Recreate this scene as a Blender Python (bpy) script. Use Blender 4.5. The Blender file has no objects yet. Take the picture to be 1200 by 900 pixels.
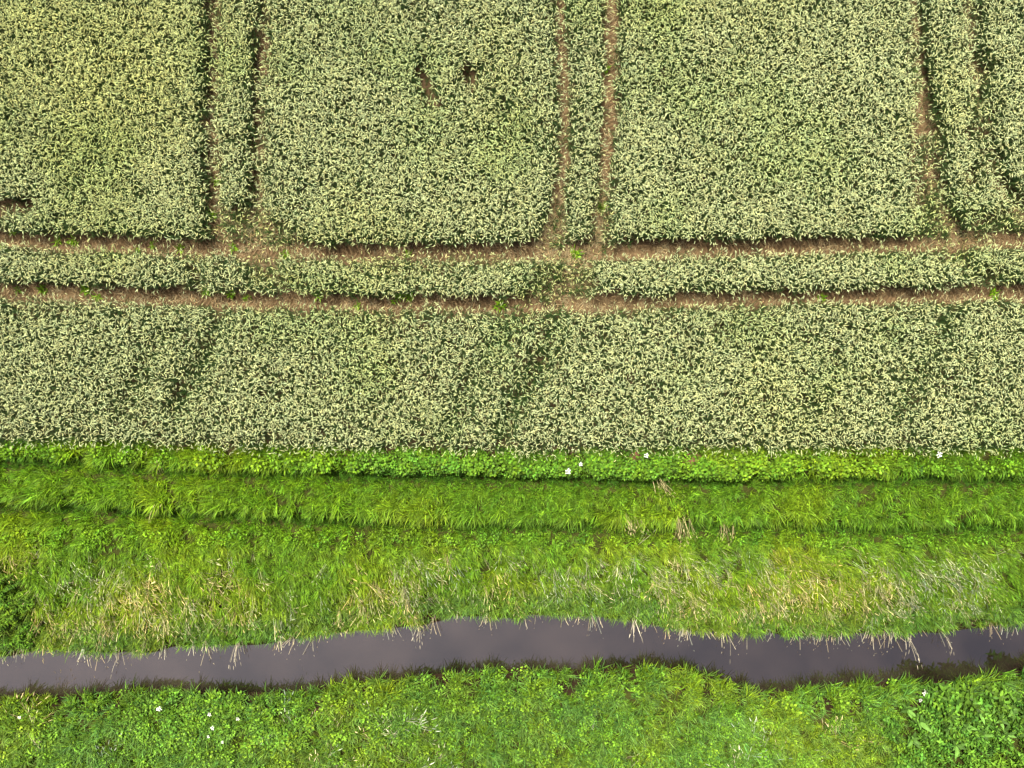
import bpy, math, random
import numpy as np

# ------------------------------------------------------------------ camera, sky, sun, exposure
SC = bpy.context.scene
COL = SC.collection
H = 25.0                                   # drone height above the field
HFOV = math.radians(70.0)
FPX = 600.0 / math.tan(HFOV / 2)           # focal length in photo pixels (1200 wide)

cam_d = bpy.data.cameras.new('camera')
cam_d.sensor_width = 36.0
cam_d.lens = 18.0 / math.tan(HFOV / 2)
cam_d.clip_start = 0.1
cam_d.clip_end = 3000.0
cam = bpy.data.objects.new('camera', cam_d)
COL.objects.link(cam)
cam.location = (0, 0, H)
cam.rotation_euler = (0, 0, 0)
SC.camera = cam

SUN_EL, SUN_AZ = math.radians(60), math.radians(-34)      # azimuth clockwise from +Y (top of the picture)
world = bpy.data.worlds.new('World')
SC.world = world
world.use_nodes = True
wn = world.node_tree.nodes
sky = wn.new('ShaderNodeTexSky')
sky.sky_type = 'NISHITA'
sky.sun_disc = False
sky.sun_elevation = SUN_EL
sky.sun_rotation = SUN_AZ
sky.air_density = 0.5
sky.dust_density = 9.0
sky.ozone_density = 0.0
bg = wn['Background']
bg.inputs['Strength'].default_value = 0.12
world.node_tree.links.new(sky.outputs['Color'], bg.inputs['Color'])

sun_d = bpy.data.lights.new('sun', 'SUN')
sun_d.energy = 4.0
sun_d.angle = math.radians(4)
sun_d.color = (1.0, 0.95, 0.86)
sun = bpy.data.objects.new('sun', sun_d)
COL.objects.link(sun)
sun.rotation_euler = (-(math.pi / 2 - SUN_EL), 0, -SUN_AZ)
sun.location = (0, 0, 40)

SC.view_settings.view_transform = 'Standard'
SC.view_settings.look = 'None'
SC.view_settings.gamma = 1.0
SC.view_settings.use_curve_mapping = False
SC.view_settings.exposure = 0.6
SC.render.engine = 'CYCLES'
SC.cycles.max_bounces = 3
SC.cycles.diffuse_bounces = 1
SC.cycles.glossy_bounces = 2
SC.cycles.transmission_bounces = 2

rng = np.random.default_rng(11)
random.seed(5)

# ------------------------------------------------------------------ helpers
def WX(px, z=0.0): return (np.asarray(px, float) - 600.0) * (H - z) / FPX
def WY(py, z=0.0): return (450.0 - np.asarray(py, float)) * (H - z) / FPX
PXM = FPX / H                               # pixels per metre on the field

class Noise:
    def __init__(s, seed):
        s.t = np.random.default_rng(seed).random((256, 256))
    def __call__(s, x, y, size, oct=1):
        out = 0; amp = 1; tot = 0
        for o in range(oct):
            u = np.asarray(x) / size * 2 ** o + 37.3 * o; v = np.asarray(y) / size * 2 ** o + 11.7 * o
            i = np.floor(u).astype(int); j = np.floor(v).astype(int)
            f = u - i; g = v - j
            f = f * f * (3 - 2 * f); g = g * g * (3 - 2 * g)
            t = s.t
            a = t[i % 256, j % 256]; b = t[(i + 1) % 256, j % 256]; c = t[i % 256, (j + 1) % 256]; d = t[(i + 1) % 256, (j + 1) % 256]
            out = out + amp * ((a * (1 - f) + b * f) * (1 - g) + (c * (1 - f) + d * f) * g)
            tot += amp; amp *= 0.5
        return out / tot
N1, N2, N3, N4 = Noise(1), Noise(2), Noise(3), Noise(4)
def sstep(a, b, x):
    t = np.clip((x - a) / (b - a), 0, 1)
    return t * t * (3 - 2 * t)

def pdist(x, y, P):
    """distance from points to a polyline P (world)"""
    d = np.full(np.shape(x), 1e9)
    for (ax, ay), (bx, by) in zip(P[:-1], P[1:]):
        vx, vy = bx - ax, by - ay
        t = np.clip(((x - ax) * vx + (y - ay) * vy) / (vx * vx + vy * vy + 1e-12), 0, 1)
        d = np.minimum(d, np.hypot(x - ax - t * vx, y - ay - t * vy))
    return d
def poly(pts): return [(float(WX(a)), float(WY(b))) for a, b in pts]
def smooth_poly(pts, n=3):
    for _ in range(n):
        q = [pts[0]]
        for (ax, ay), (bx, by) in zip(pts[:-1], pts[1:]):
            q += [(ax * .75 + bx * .25, ay * .75 + by * .25), (ax * .25 + bx * .75, ay * .25 + by * .75)]
        q.append(pts[-1]); pts = q
    return pts

# ------------------------------------------------------------------ layout (measured on the field plane)
UPPER = [(-200, 275), (0, 283), (133, 288), (267, 293), (400, 297), (533, 299), (667, 298), (800, 295), (933, 291), (1067, 287), (1200, 282), (1400, 276)]
LOWER = [(-200, 333), (0, 340), (133, 346), (267, 351), (400, 355), (533, 358), (667, 358), (800, 353), (933, 350), (1067, 347), (1200, 344), (1400, 340)]
VA = [(258, -180), (256, 0), (255, 70), (253, 130), (253, 190), (255, 235), (262, 290)]
VB = [(318, -180), (315, 0), (312, 60), (308, 120), (306, 190), (306, 240), (312, 290)]
VC = [(655, -180), (656, 0), (657, 60), (660, 110), (660, 180), (655, 230), (642, 272), (628, 296)]
VD = [(712, -180), (713, 0), (714, 60), (712, 130), (711, 180), (707, 230), (696, 294)]
VE = [(1066, -180), (1067, 0), (1067, 85), (1076, 110), (1082, 167), (1091, 217), (1100, 250), (1118, 284)]
VF = [(1128, -180), (1129, 0), (1132, 73), (1140, 105), (1143, 140), (1148, 187), (1162, 220), (1185, 247), (1230, 275)]
VE2 = [(1070, 100), (1063, 150), (1062, 210), (1070, 280)]
VF2 = [(1138, 95), (1126, 130), (1124, 170), (1132, 215)]
P_UP, P_LO = [smooth_poly(poly(p)) for p in (UPPER, LOWER)]
PV = [smooth_poly(poly(p)) for p in (VA, VB, VC, VD, VE, VF)]
PV2 = [smooth_poly(poly(p)) for p in (VE2, VF2)]
RUT1 = smooth_poly(poly([(-200, 538), (0, 541), (80, 543), (170, 550), (300, 555), (400, 557), (533, 560), (667, 562), (800, 566), (933, 563), (1067, 561), (1200, 563), (1400, 565)]))
RUT2 = smooth_poly(poly([(-200, 588), (0, 592), (130, 598), (267, 606), (400, 612), (533, 616), (667, 617), (800, 619), (933, 618), (1067, 621), (1200, 617), (1400, 615)]))
def fx(pts):
    a = np.array(pts, float)
    return lambda x: np.interp(x, WX(a[:, 0]), WY(a[:, 1]))
up_y, lo_y = fx(UPPER), fx(LOWER)
field_end = fx([(-200, 511), (0, 512), (133, 514), (267, 520), (400, 523), (667, 525), (800, 523), (1000, 522), (1200, 521), (1400, 520)])
def vx_of(P):
    a = np.array(P); o = np.argsort(a[:, 1])
    return lambda y: np.interp(y, a[o, 1], a[o, 0])
VXF = [vx_of(p) for p in PV]

ZW = -0.9                                    # water level
TOPE = [(-300, 770), (0, 772), (25, 770), (50, 765), (80, 768), (105, 770), (125, 770), (175, 768), (200, 764), (250, 762), (300, 760), (350, 754), (400, 746), (450, 740), (500, 736),
        (530, 726), (560, 727), (600, 731), (620, 726), (660, 725), (690, 727), (730, 730), (760, 735), (800, 742), (830, 745), (900, 747), (940, 750), (970, 748), (1000, 746), (1050, 747),
        (1100, 744), (1150, 740), (1200, 735), (1500, 720)]
BOTE = [(-300, 820), (0, 815), (50, 814), (100, 811), (150, 807), (200, 804), (250, 811), (300, 810), (330, 810), (360, 806), (420, 798), (440, 795), (480, 792), (520, 787), (560, 784), (620, 782),
        (680, 783), (740, 778), (780, 779), (820, 788), (850, 797), (880, 807), (910, 810), (960, 803), (1000, 800), (1050, 797), (1090, 799), (1120, 795), (1150, 792), (1200, 783), (1500, 770)]
def fxz(pts, dy, z):
    a = np.array(pts, float)
    return lambda x: np.interp(x, WX(a[:, 0], z), WY(a[:, 1] + dy, z))
ytop = fxz(TOPE, -9, ZW)                     # waterline under the overhanging grass
ybot = fxz(BOTE, 3, ZW)

def height(x, y):
    x = np.asarray(x, float); y = np.asarray(y, float)
    z = 0.03 * (N1(x, y, 1.7, 2) - .5)
    # tramlines press into the soil
    near = (np.abs(x) < 40) & (y > -3) & (y < 40)
    z = np.where(near, z - 0.05 * np.exp(-((y - up_y(x)) / .3) ** 2) - 0.05 * np.exp(-((y - lo_y(x)) / .3) ** 2), z)
    verge = sstep(-1.9, -2.6, y)
    d1 = np.interp(x, [p[0] for p in RUT1], [p[1] for p in RUT1]); d2 = np.interp(x, [p[0] for p in RUT2], [p[1] for p in RUT2])
    z = z + verge * (0.06 - 0.32 * np.exp(-((y - d1) / .24) ** 2) - 0.36 * np.exp(-((y - d2) / .24) ** 2) + .08 * (N2(x, y, .9, 2) - .5))
    yt, yb = ytop(x), ybot(x)
    # upper bank falls to the water over about 2.6 m, lower bank is steep
    s = np.clip((y - yt) / 2.7, -1, 1)
    bank = np.where(s > 0, ZW + (0 - ZW) * sstep(0, 1, np.clip(s, 0, 1)) ** .85, ZW + s * 1.2)
    mid = .5 * (yt + yb)
    t = np.clip((yb - y) / .75, -1, 1)
    bank2 = np.where(t > 0, ZW + (0 - ZW) * np.sin(np.clip(t, 0, 1) * math.pi / 2), ZW + t * .9)
    b = np.where(y > mid, bank, bank2)
    z = z + np.where(y < -4.5, np.minimum(np.maximum(b, ZW - .45), 0), 0)
    z = z + np.where(y < yb - .3, .10 * (N3(x, y, 1.6, 2) - .4), 0)
    return z

# ------------------------------------------------------------------ materials
def nt(m):
    m.use_nodes = True
    return m.node_tree.nodes, m.node_tree.links
def leaf_mat(name, col, rough=.5, trans=.28, spec=.35, inst=True, vary=.25):
    m = bpy.data.materials.new(name); n, l = nt(m)
    p = n['Principled BSDF']; out = n['Material Output']
    p.inputs['Roughness'].default_value = rough
    p.inputs['Specular IOR Level'].default_value = spec
    rgb = n.new('ShaderNodeRGB'); rgb.outputs[0].default_value = (*col, 1)
    tc = n.new('ShaderNodeNewGeometry')
    nz = n.new('ShaderNodeTexNoise'); nz.inputs['Scale'].default_value = 9.0; nz.inputs['Detail'].default_value = 2
    l.new(tc.outputs['Position'], nz.inputs['Vector'])
    mr = n.new('ShaderNodeMapRange'); mr.inputs['From Min'].default_value = .3; mr.inputs['From Max'].default_value = .7
    mr.inputs['To Min'].default_value = 1 - vary; mr.inputs['To Max'].default_value = 1 + vary
    l.new(nz.outputs['Fac'], mr.inputs['Value'])
    vm = n.new('ShaderNodeVectorMath'); vm.operation = 'SCALE'
    l.new(rgb.outputs[0], vm.inputs[0]); l.new(mr.outputs[0], vm.inputs['Scale'])
    tn = n.new('ShaderNodeAttribute'); tn.attribute_name = 'tone'
    vt = n.new('ShaderNodeVectorMath'); vt.operation = 'SCALE'; l.new(vm.outputs[0], vt.inputs[0]); l.new(tn.outputs['Fac'], vt.inputs['Scale'])
    src = vt.outputs[0]
    if inst:
        at = n.new('ShaderNodeAttribute'); at.attribute_type = 'INSTANCER'; at.attribute_name = 'tint'
        mul = n.new('ShaderNodeVectorMath'); mul.operation = 'MULTIPLY'
        l.new(src, mul.inputs[0]); l.new(at.outputs['Vector'], mul.inputs[1]); src = mul.outputs[0]
    l.new(src, p.inputs['Base Color'])
    tr = n.new('ShaderNodeBsdfTranslucent'); l.new(src, tr.inputs['Color'])
    mx = n.new('ShaderNodeMixShader'); mx.inputs[0].default_value = trans
    l.new(p.outputs[0], mx.inputs[1]); l.new(tr.outputs[0], mx.inputs[2]); l.new(mx.outputs[0], out.inputs['Surface'])
    return m
M_ear = leaf_mat('wheat_ear', (.60, .655, .29), .7, .12, .1)
M_wleaf = leaf_mat('wheat_leaf', (.036, .070, .017), .6, .15, .12)
M_wstem = leaf_mat('wheat_stem', (.09, .12, .035), .6, .1, .1)
M_grass = leaf_mat('grass_blade', (.108, .2, .010), .55, .14, .15)
M_lush = leaf_mat('lush_blade', (.112, .218, .026), .55, .14, .15)
M_dry = leaf_mat('dry_straw', (.38, .36, .19), .6, .2, .25)
M_herb = leaf_mat('herb_leaf', (.108, .21, .012), .55, .14, .15)
M_nettle = leaf_mat('nettle_leaf', (.07, .148, .011), .55, .14, .15)
M_weed = leaf_mat('weed_blade', (.17, .32, .012), .45, .3, .4, inst=False)
M_dock = leaf_mat('dock_leaf', (.10, .21, .035), .6, .15, .15, inst=False)
M_stalk = leaf_mat('bleached_stalk', (.36, .33, .23), .6, .15, .2, inst=False)
M_tan = leaf_mat('tan_dead_grass', (.36, .315, .15), .6, .15, .1, inst=False)
M_white = leaf_mat('white_petal', (.8, .8, .74), .6, .2, .2, inst=False, vary=.05)
M_flstem = leaf_mat('flower_stem', (.10, .2, .03), .5, .2, .3, inst=False)
M_litter = leaf_mat('fallen_straw', (.33, .265, .13), .65, .1, .2)

def soil_mat(name, c1, c2, scale=3.0, bump=.6, attr=False):
    m = bpy.data.materials.new(name); n, l = nt(m)
    p = n['Principled BSDF']; p.inputs['Roughness'].default_value = .95; p.inputs['Specular IOR Level'].default_value = .1
    geo = n.new('ShaderNodeNewGeometry')
    a = n.new('ShaderNodeTexNoise'); a.inputs['Scale'].default_value = scale; a.inputs['Detail'].default_value = 8; a.inputs['Roughness'].default_value = .7
    l.new(geo.outputs['Position'], a.inputs['Vector'])
    r = n.new('ShaderNodeValToRGB'); r.color_ramp.elements[0].position = .3; r.color_ramp.elements[1].position = .72
    r.color_ramp.elements[0].color = (*c1, 1); r.color_ramp.elements[1].color = (*c2, 1)
    l.new(a.outputs['Fac'], r.inputs['Fac'])
    src = r.outputs['Color']
    if attr:
        at = n.new('ShaderNodeAttribute'); at.attribute_name = 'zone'
        mu = n.new('ShaderNodeMixRGB'); mu.blend_type = 'MULTIPLY'; mu.inputs[0].default_value = 1
        l.new(src, mu.inputs[1]); l.new(at.outputs['Color'], mu.inputs[2]); src = mu.outputs[0]
    l.new(src, p.inputs['Base Color'])
    b = n.new('ShaderNodeTexNoise'); b.inputs['Scale'].default_value = 28; b.inputs['Detail'].default_value = 6
    l.new(geo.outputs['Position'], b.inputs['Vector'])
    bp = n.new('ShaderNodeBump'); bp.inputs['Strength'].default_value = bump; bp.inputs['Distance'].default_value = .04
    l.new(b.outputs['Fac'], bp.inputs['Height']); l.new(bp.outputs[0], p.inputs['Normal'])
    return m
M_ground = soil_mat('field_soil', (.13, .09, .05), (.27, .19, .115), 2.5, .7, attr=True)
M_track = soil_mat('track_soil', (.088, .058, .026), (.215, .148, .075), 3.5, .6)
M_mole = soil_mat('molehill_soil', (.10, .05, .03), (.21, .11, .06), 6, .9)

def water_mat():
    m = bpy.data.materials.new('ditch_water'); n, l = nt(m)
    p = n['Principled BSDF']
    geo = n.new('ShaderNodeNewGeometry')
    a = n.new('ShaderNodeTexNoise'); a.inputs['Scale'].default_value = .45; a.inputs['Detail'].default_value = 3
    l.new(geo.outputs['Position'], a.inputs['Vector'])
    r = n.new('ShaderNodeValToRGB'); r.color_ramp.elements[0].position = .35; r.color_ramp.elements[1].position = .7
    r.color_ramp.elements[0].color = (.012, .008, .006, 1); r.color_ramp.elements[1].color = (.036, .026, .021, 1)
    l.new(a.outputs['Fac'], r.inputs['Fac']); l.new(r.outputs[0], p.inputs['Base Color'])
    p.inputs['Roughness'].default_value = .04
    p.inputs['IOR'].default_value = 2.75
    b = n.new('ShaderNodeTexNoise'); b.inputs['Scale'].default_value = 7; b.inputs['Detail'].default_value = 3
    l.new(geo.outputs['Position'], b.inputs['Vector'])
    bp = n.new('ShaderNodeBump'); bp.inputs['Strength'].default_value = .04; bp.inputs['Distance'].default_value = .03
    l.new(b.outputs['Fac'], bp.inputs['Height']); l.new(bp.outputs[0], p.inputs['Normal'])
    return m
M_water = water_mat()

# ------------------------------------------------------------------ mesh building
class MB:
    def __init__(s, var=.46): s.v = []; s.f = []; s.m = []; s.t = []; s.var = var
    def tone(s):                                # each blade, leaf or ear has its own shade of colour
        k = math.exp(max(-1.8, min(1.8, random.gauss(0, 1))) * s.var)
        s.t += [k] * (len(s.f) - len(s.t))
    def strip(s, base, az, length, width, tilt0, bend, seg=5, mat=0, droop=0.0, base_w=.7, twist=0.0, shape='blade'):
        """a leaf ribbon: starts tilt0 from vertical, bends by bend over its length, heading az"""
        x, y, z = base; b = len(s.v); tl = length / seg
        for i in range(seg + 1):
            t = i / seg
            if shape == 'blade': w = width * (base_w + (1 - base_w) * min(1, t * 3)) * (1 - max(0, (t - .45) / .55) ** 1.6)
            elif shape == 'oval': w = width * math.sin(math.pi * (.06 + .94 * t) ** .8) + .002
            else: w = width
            w = max(w, .0008) * .5
            a2 = az + math.pi / 2 + twist * t
            tt = tilt0 + bend * t
            nx, ny = math.cos(a2) * w, math.sin(a2) * w
            lift = math.sin(twist) * 0
            s.v += [(x - nx, y - ny, z), (x + nx, y + ny, z)]
            x += math.cos(az) * math.sin(tt) * tl; y += math.sin(az) * math.sin(tt) * tl; z += math.cos(tt) * tl
        for i in range(seg):
            q = b + 2 * i
            s.f.append((q, q + 1, q + 3, q + 2)); s.m.append(mat)
        s.tone()
        return (x, y, z)
    def tube(s, pts, rad, sides=4, mat=0):
        b = len(s.v); n = len(pts)
        for i, (p, r) in enumerate(zip(pts, rad)):
            a = pts[max(0, i - 1)]; c = pts[min(n - 1, i + 1)]
            t = np.array(c, float) - np.array(a, float); t /= np.linalg.norm(t) + 1e-9
            u = np.cross(t, (0.31, .17, .93) if abs(t[2]) < .9 else (1, 0, 0)); u /= np.linalg.norm(u); w = np.cross(t, u)
            for k in range(sides):
                an = 2 * math.pi * k / sides
                q = np.array(p) + r * (math.cos(an) * u + math.sin(an) * w)
                s.v.append(tuple(q))
        for i in range(n - 1):
            for k in range(sides):
                k2 = (k + 1) % sides
                s.f.append((b + i * sides + k, b + i * sides + k2, b + (i + 1) * sides + k2, b + (i + 1) * sides + k)); s.m.append(mat)
        s.tone()
    def mesh(s, name, mats, smooth=True):
        me = bpy.data.meshes.new(name); me.from_pydata(s.v, [], s.f)
        for m in mats: me.materials.append(m)
        me.polygons.foreach_set('material_index', np.array(s.m, np.int32))
        if smooth: me.polygons.foreach_set('use_smooth', np.ones(len(s.f), bool))
        s.tone(); a = me.attributes.new('tone', 'FLOAT', 'FACE'); a.data.foreach_set('value', np.array(s.t, np.float32))
        me.update(); return me
U = random.uniform

def wheat(i):
    b = MB(.2); h = .80
    for st in range(2):
        az = U(0, 6.28); ox, oy = U(-.03, .03), U(-.03, .03); x, y, z = ox, oy, 0; pts = [(x, y, z)]; tt = U(.0, .09); hh = h * U(.9, 1.05)
        neck = U(.35, .8)
        for k in range(6):
            t = k / 5; a = tt + neck * max(0, t - .65) / .35
            x += math.cos(az) * math.sin(a) * hh / 6; y += math.sin(az) * math.sin(a) * hh / 6; z += math.cos(a) * hh / 6
            pts.append((x, y, z))
        b.tube(pts, [.0026] * 7, 3, 2)
        a0 = tt + neck; L = U(.078, .115); bend = U(.5, 1.2); ep = [(x, y, z)]; az2 = az + U(-.3, .3); curl = U(-1.1, 1.1)
        for k in range(5):
            a = a0 + bend * (k + 1) / 5; q = az2 + curl * k / 5
            x += math.cos(q) * math.sin(a) * L / 5; y += math.sin(q) * math.sin(a) * L / 5; z += math.cos(a) * L / 5
            ep.append((x, y, z))
        R = U(.0085, .0108)
        b.tube(ep, [R * .5, R * .95, R, R * .95, R * .8, R * .2], 4, 0)
        for k in range(4):                                         # awns
            j = random.randint(2, 5); q = az2 + curl * j / 5 + U(-.45, .45)
            b.strip(ep[j], q, U(.03, .05), .004, a0 + bend * j / 5 + U(-.4, .3), .2, 2, 0)
        for k in range(4):
            hz = [.74, .60, .44, .28][k] * U(.9, 1.1) * hh / .8 * .8
            jj = min(5, int(hz / hh * 6)); bx, by, bz = pts[jj]
            b.strip((bx, by, hz), U(0, 6.28), U(.13, .22), U(.010, .015), U(.3, .8), U(1.0, 1.9), 5, 1)
    return b.mesh('wheat_plant', [M_ear, M_wleaf, M_wstem])
def tiller(i):
    b = MB()
    for k in range(8): b.strip((U(-.06, .06), U(-.06, .06), U(0, .15)), U(0, 6.28), U(.18, .34), U(.013, .02), U(.15, .6), U(.6, 1.4), 5, 0)
    return b.mesh('wheat_tiller', [M_wleaf])
def flat_wheat(i):                                             # trampled, laid-over straw
    b = MB()
    for k in range(4):
        az = U(0, 6.28); e = b.strip((U(-.06, .06), U(-.06, .06), U(.01, .05)), az, U(.2, .38), .009, U(1.0, 1.4), U(.1, .4), 4, 2)
        if random.random() < .22: b.strip(e, az + U(-.5, .5), .11, .02, 1.5, .2, 4, 0, shape='oval')
    for k in range(4): b.strip((U(-.06, .06), U(-.06, .06), .01), U(0, 6.28), U(.12, .24), .014, U(.7, 1.2), U(.3, .8), 4, 1)
    return b.mesh('flattened_wheat', [M_ear, M_wleaf, M_litter])
def turf(i):
    b = MB()
    for k in range(11): b.strip((U(-.06, .06), U(-.06, .06), 0), U(0, 6.28), U(.12, .26), U(.012, .020), U(.1, .6), U(.5, 1.5), 4, 0)
    return b.mesh('grass_tuft', [M_grass])
def longgrass(i):
    b = MB()
    for k in range(9): b.strip((U(-.06, .06), U(-.06, .06), 0), U(-1.2, 1.2), U(.2, .42), U(.011, .019), U(.15, .5), U(.5, 1.1), 5, 0)
    return b.mesh('long_grass_tuft', [M_grass])
def lush(i):
    b = MB()
    for k in range(8): b.strip((U(-.05, .05), U(-.05, .05), 0), U(0, 6.28), U(.24, .46), U(.015, .025), U(.1, .5), U(.8, 1.7), 6, 0)
    return b.mesh('lush_grass_tuft', [M_lush])
def drytuft(i):
    b = MB()
    for k in range(3):
        az = U(-.5, .5); e = b.strip((U(-.06, .06), U(-.06, .06), 0), az, U(.3, .6), U(.006, .009), U(.2, .6), U(.3, .7), 5, 0, shape='c')
        b.strip(e, az + U(-.2, .2), U(.09, .16), U(.010, .015), 1.25, .3, 3, 0, shape='oval')
    for k in range(5): b.strip((U(-.06, .06), U(-.06, .06), 0), U(-1, 1), U(.25, .45), .018, U(.3, .7), U(.5, 1.1), 4, 1)
    return b.mesh('dry_grass_tuft', [M_dry, M_grass])
def herb(i):
    b = MB()
    for k in range(20):
        az = U(0, 6.28); r = U(0, .15); hz = U(.08, .28)
        b.strip((r * math.cos(az), r * math.sin(az), hz), az + U(-1, 1), U(.045, .075), U(.032, .052), U(1.0, 1.6), U(0, .5), 4, 0, shape='oval')
    b.tube([(0, 0, 0), (.02, 0, .26)], [.005, .003], 3, 0)
    return b.mesh('broad_leaf_herb', [M_herb])
def nettle(i):
    b = MB(); az = U(0, 6.28)
    b.tube([(0, 0, 0), (.02, .01, .5)], [.005, .003], 3, 0)
    for lev in range(6):
        az += math.pi / 2 + U(-.2, .2)
        for s in (0, math.pi): b.strip((.01, 0, .14 + .068 * lev), az + s, U(.10, .16) * (1 - .07 * lev), U(.05, .07) * (1 - .07 * lev), U(.9, 1.3), U(.4, .9), 5, 0, shape='oval')
    return b.mesh('nettle', [M_nettle])
def stalks(i):
    b = MB()
    for k in range(3):
        az = U(-.45, .45); e = b.strip((U(-.1, .1), U(-.05, .05), 0), az, U(.35, .75), .0125, U(.5, 1.0), U(.2, .6), 5, 0, shape='c')
        if random.random() < .6: b.strip(e, az, U(.06, .12), .016, 1.5, .3, 3, 0, shape='oval')
    return b.mesh('bleached_stalks', [M_dry])
def litter(i):
    b = MB()
    for k in range(6): b.strip((U(-.1, .1), U(-.1, .1), U(.004, .03)), U(0, 6.28), U(.06, .22), U(.006, .010), U(1.35, 1.6), U(-.1, .15), 3, 0, shape='c')
    return b.mesh('fallen_straw', [M_litter])
def protos(fn, n):
    out = []
    for i in range(n):
        me = fn(i); out.append(bpy.data.objects.new(me.name + '_source', me))
    return out
PR = {k: protos(f, n) for k, f, n in (('wheat', wheat, 14), ('flat', flat_wheat, 5), ('turf', turf, 6), ('long', longgrass, 7), ('lush', lush, 6), ('dry', drytuft, 6),
                                      ('herb', herb, 5), ('nettle', nettle, 5), ('stalk', stalks, 6), ('litter', litter, 5), ('tiller', tiller, 5))}

def euler_of(spin, dirn, tilt):
    """R = Rz(dir) Ry(tilt) Rz(spin - dir) -> XYZ euler; leans the plant towards dirn"""
    c, s = np.cos, np.sin
    a, t, g = dirn, tilt, spin - dirn
    r00 = c(a) * c(t) * c(g) - s(a) * s(g); r10 = s(a) * c(t) * c(g) + c(a) * s(g); r20 = -s(t) * c(g)
    r21 = s(t) * s(g); r22 = c(t)
    return np.stack([np.arctan2(r21, r22), np.arcsin(np.clip(-r20, -1, 1)), np.arctan2(r10, r00)], 1)

def scatter(name, kinds, x, y, spin, dirn, tilt, scl, tint, label, cat, zoff=0.0, group=None):
    n = len(x)
    if n == 0: return
    z = height(x, y) + zoff
    me = bpy.data.meshes.new(name); me.vertices.add(n)
    me.vertices.foreach_set('co', np.stack([x, y, z], 1).astype(np.float32).ravel())
    objs = [o for k in kinds for o in PR[k]]
    def at(nm, ty, arr):
        a = me.attributes.new(nm, ty, 'POINT')
        a.data.foreach_set('value' if ty == 'INT' else 'vector', arr.ravel())
    at('rot', 'FLOAT_VECTOR', euler_of(spin, dirn, tilt).astype(np.float32))
    if np.ndim(scl) == 1: scl = np.stack([scl] * 3, 1)
    at('scl', 'FLOAT_VECTOR', scl.astype(np.float32))
    at('tint', 'FLOAT_VECTOR', tint.astype(np.float32))
    at('pick', 'INT', rng.integers(0, len(objs), n).astype(np.int32))
    ob = bpy.data.objects.new(name, me); COL.objects.link(ob)
    g = bpy.data.node_groups.new(name, 'GeometryNodeTree')
    g.interface.new_socket('Geometry', in_out='INPUT', socket_type='NodeSocketGeometry')
    g.interface.new_socket('Geometry', in_out='OUTPUT', socket_type='NodeSocketGeometry')
    N, L = g.nodes, g.links
    gi = N.new('NodeGroupInput'); go = N.new('NodeGroupOutput')
    j = N.new('GeometryNodeJoinGeometry')
    for o in objs:
        oi = N.new('GeometryNodeObjectInfo'); oi.inputs['Object'].default_value = o
        gt = N.new('GeometryNodeGeometryToInstance')
        L.new(oi.outputs['Geometry'], gt.inputs[0]); L.new(gt.outputs[0], j.inputs[0])
    ip = N.new('GeometryNodeInstanceOnPoints'); ip.inputs['Pick Instance'].default_value = True
    def na(nm, ty):
        q = N.new('GeometryNodeInputNamedAttribute'); q.data_type = ty; q.inputs['Name'].default_value = nm
        return q.outputs['Attribute']
    er = N.new('FunctionNodeEulerToRotation')
    L.new(na('rot', 'FLOAT_VECTOR'), er.inputs[0]); L.new(er.outputs[0], ip.inputs['Rotation'])
    L.new(na('scl', 'FLOAT_VECTOR'), ip.inputs['Scale']); L.new(na('pick', 'INT'), ip.inputs['Instance Index'])
    L.new(gi.outputs[0], ip.inputs['Points']); L.new(j.outputs[0], ip.inputs['Instance']); L.new(ip.outputs[0], go.inputs[0])
    md = ob.modifiers.new('plants', 'NODES'); md.node_group = g
    ob['kind'] = 'stuff'; ob['label'] = label; ob['category'] = cat
    if group: ob['group'] = group
    print('scatter', name, n)
    return ob

def link(name, me, parent=None, **props):
    o = bpy.data.objects.new(name, me); COL.objects.link(o)
    if parent: o.parent = parent
    for k, v in props.items(): o[k] = v
    return o

# ------------------------------------------------------------------ ground, wheel tracks, water
def grid_mesh(name, xs, ys, zf, mats):
    X, Y = np.meshgrid(xs, ys); Z = zf(X, Y)
    nx, ny = len(xs), len(ys)
    v = np.stack([X, Y, Z], -1).reshape(-1, 3)
    i = np.arange(nx * ny).reshape(ny, nx)
    f = np.stack([i[:-1, :-1], i[:-1, 1:], i[1:, 1:], i[1:, :-1]], -1).reshape(-1, 4)
    me = bpy.data.meshes.new(name)
    me.vertices.add(len(v)); me.vertices.foreach_set('co', v.astype(np.float32).ravel())
    me.loops.add(f.size); me.loops.foreach_set('vertex_index', f.astype(np.int32).ravel())
    me.polygons.add(len(f)); me.polygons.foreach_set('loop_start', np.arange(0, f.size, 4, dtype=np.int32))
    me.polygons.foreach_set('use_smooth', np.ones(len(f), bool))
    for m in mats: me.materials.append(m)
    me.update(calc_edges=True); me.validate()
    return me, X, Y
far = [23, 26, 32, 45, 80, 160, 400, 1200]
gx = np.concatenate([-np.array(far[::-1]), np.arange(-22, 22.01, .14), far]).astype(float)
gy = np.concatenate([-np.array(far[::-1]), np.arange(-22, 22.01, .12), far]).astype(float)
me, X, Y = grid_mesh('ground', gx, gy, height, [M_ground])
zone = np.ones((X.size, 4), np.float32); xf, yf = X.ravel(), Y.ravel()
vg = sstep(0, -.5, yf - field_end(xf))[:, None]
zone[:, :3] = (1 - vg) * np.array([.55, .52, .45]) + vg * np.array([.20, .32, .11])
mud = ((yf > ybot(xf) - .5) & (yf < ytop(xf) + .4))[:, None]
zone[:, :3] = np.where(mud, np.array([.12, .11, .09]), zone[:, :3])
outm = ((np.abs(xf) > 21.5) | (np.abs(yf) > 17.5))[:, None]
zone[:, :3] = np.where(outm & ~mud, np.where(yf[:, None] > -2, np.array([1.35, 1.9, 1.5]), np.array([.75, 1.6, .4])), zone[:, :3])
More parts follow.
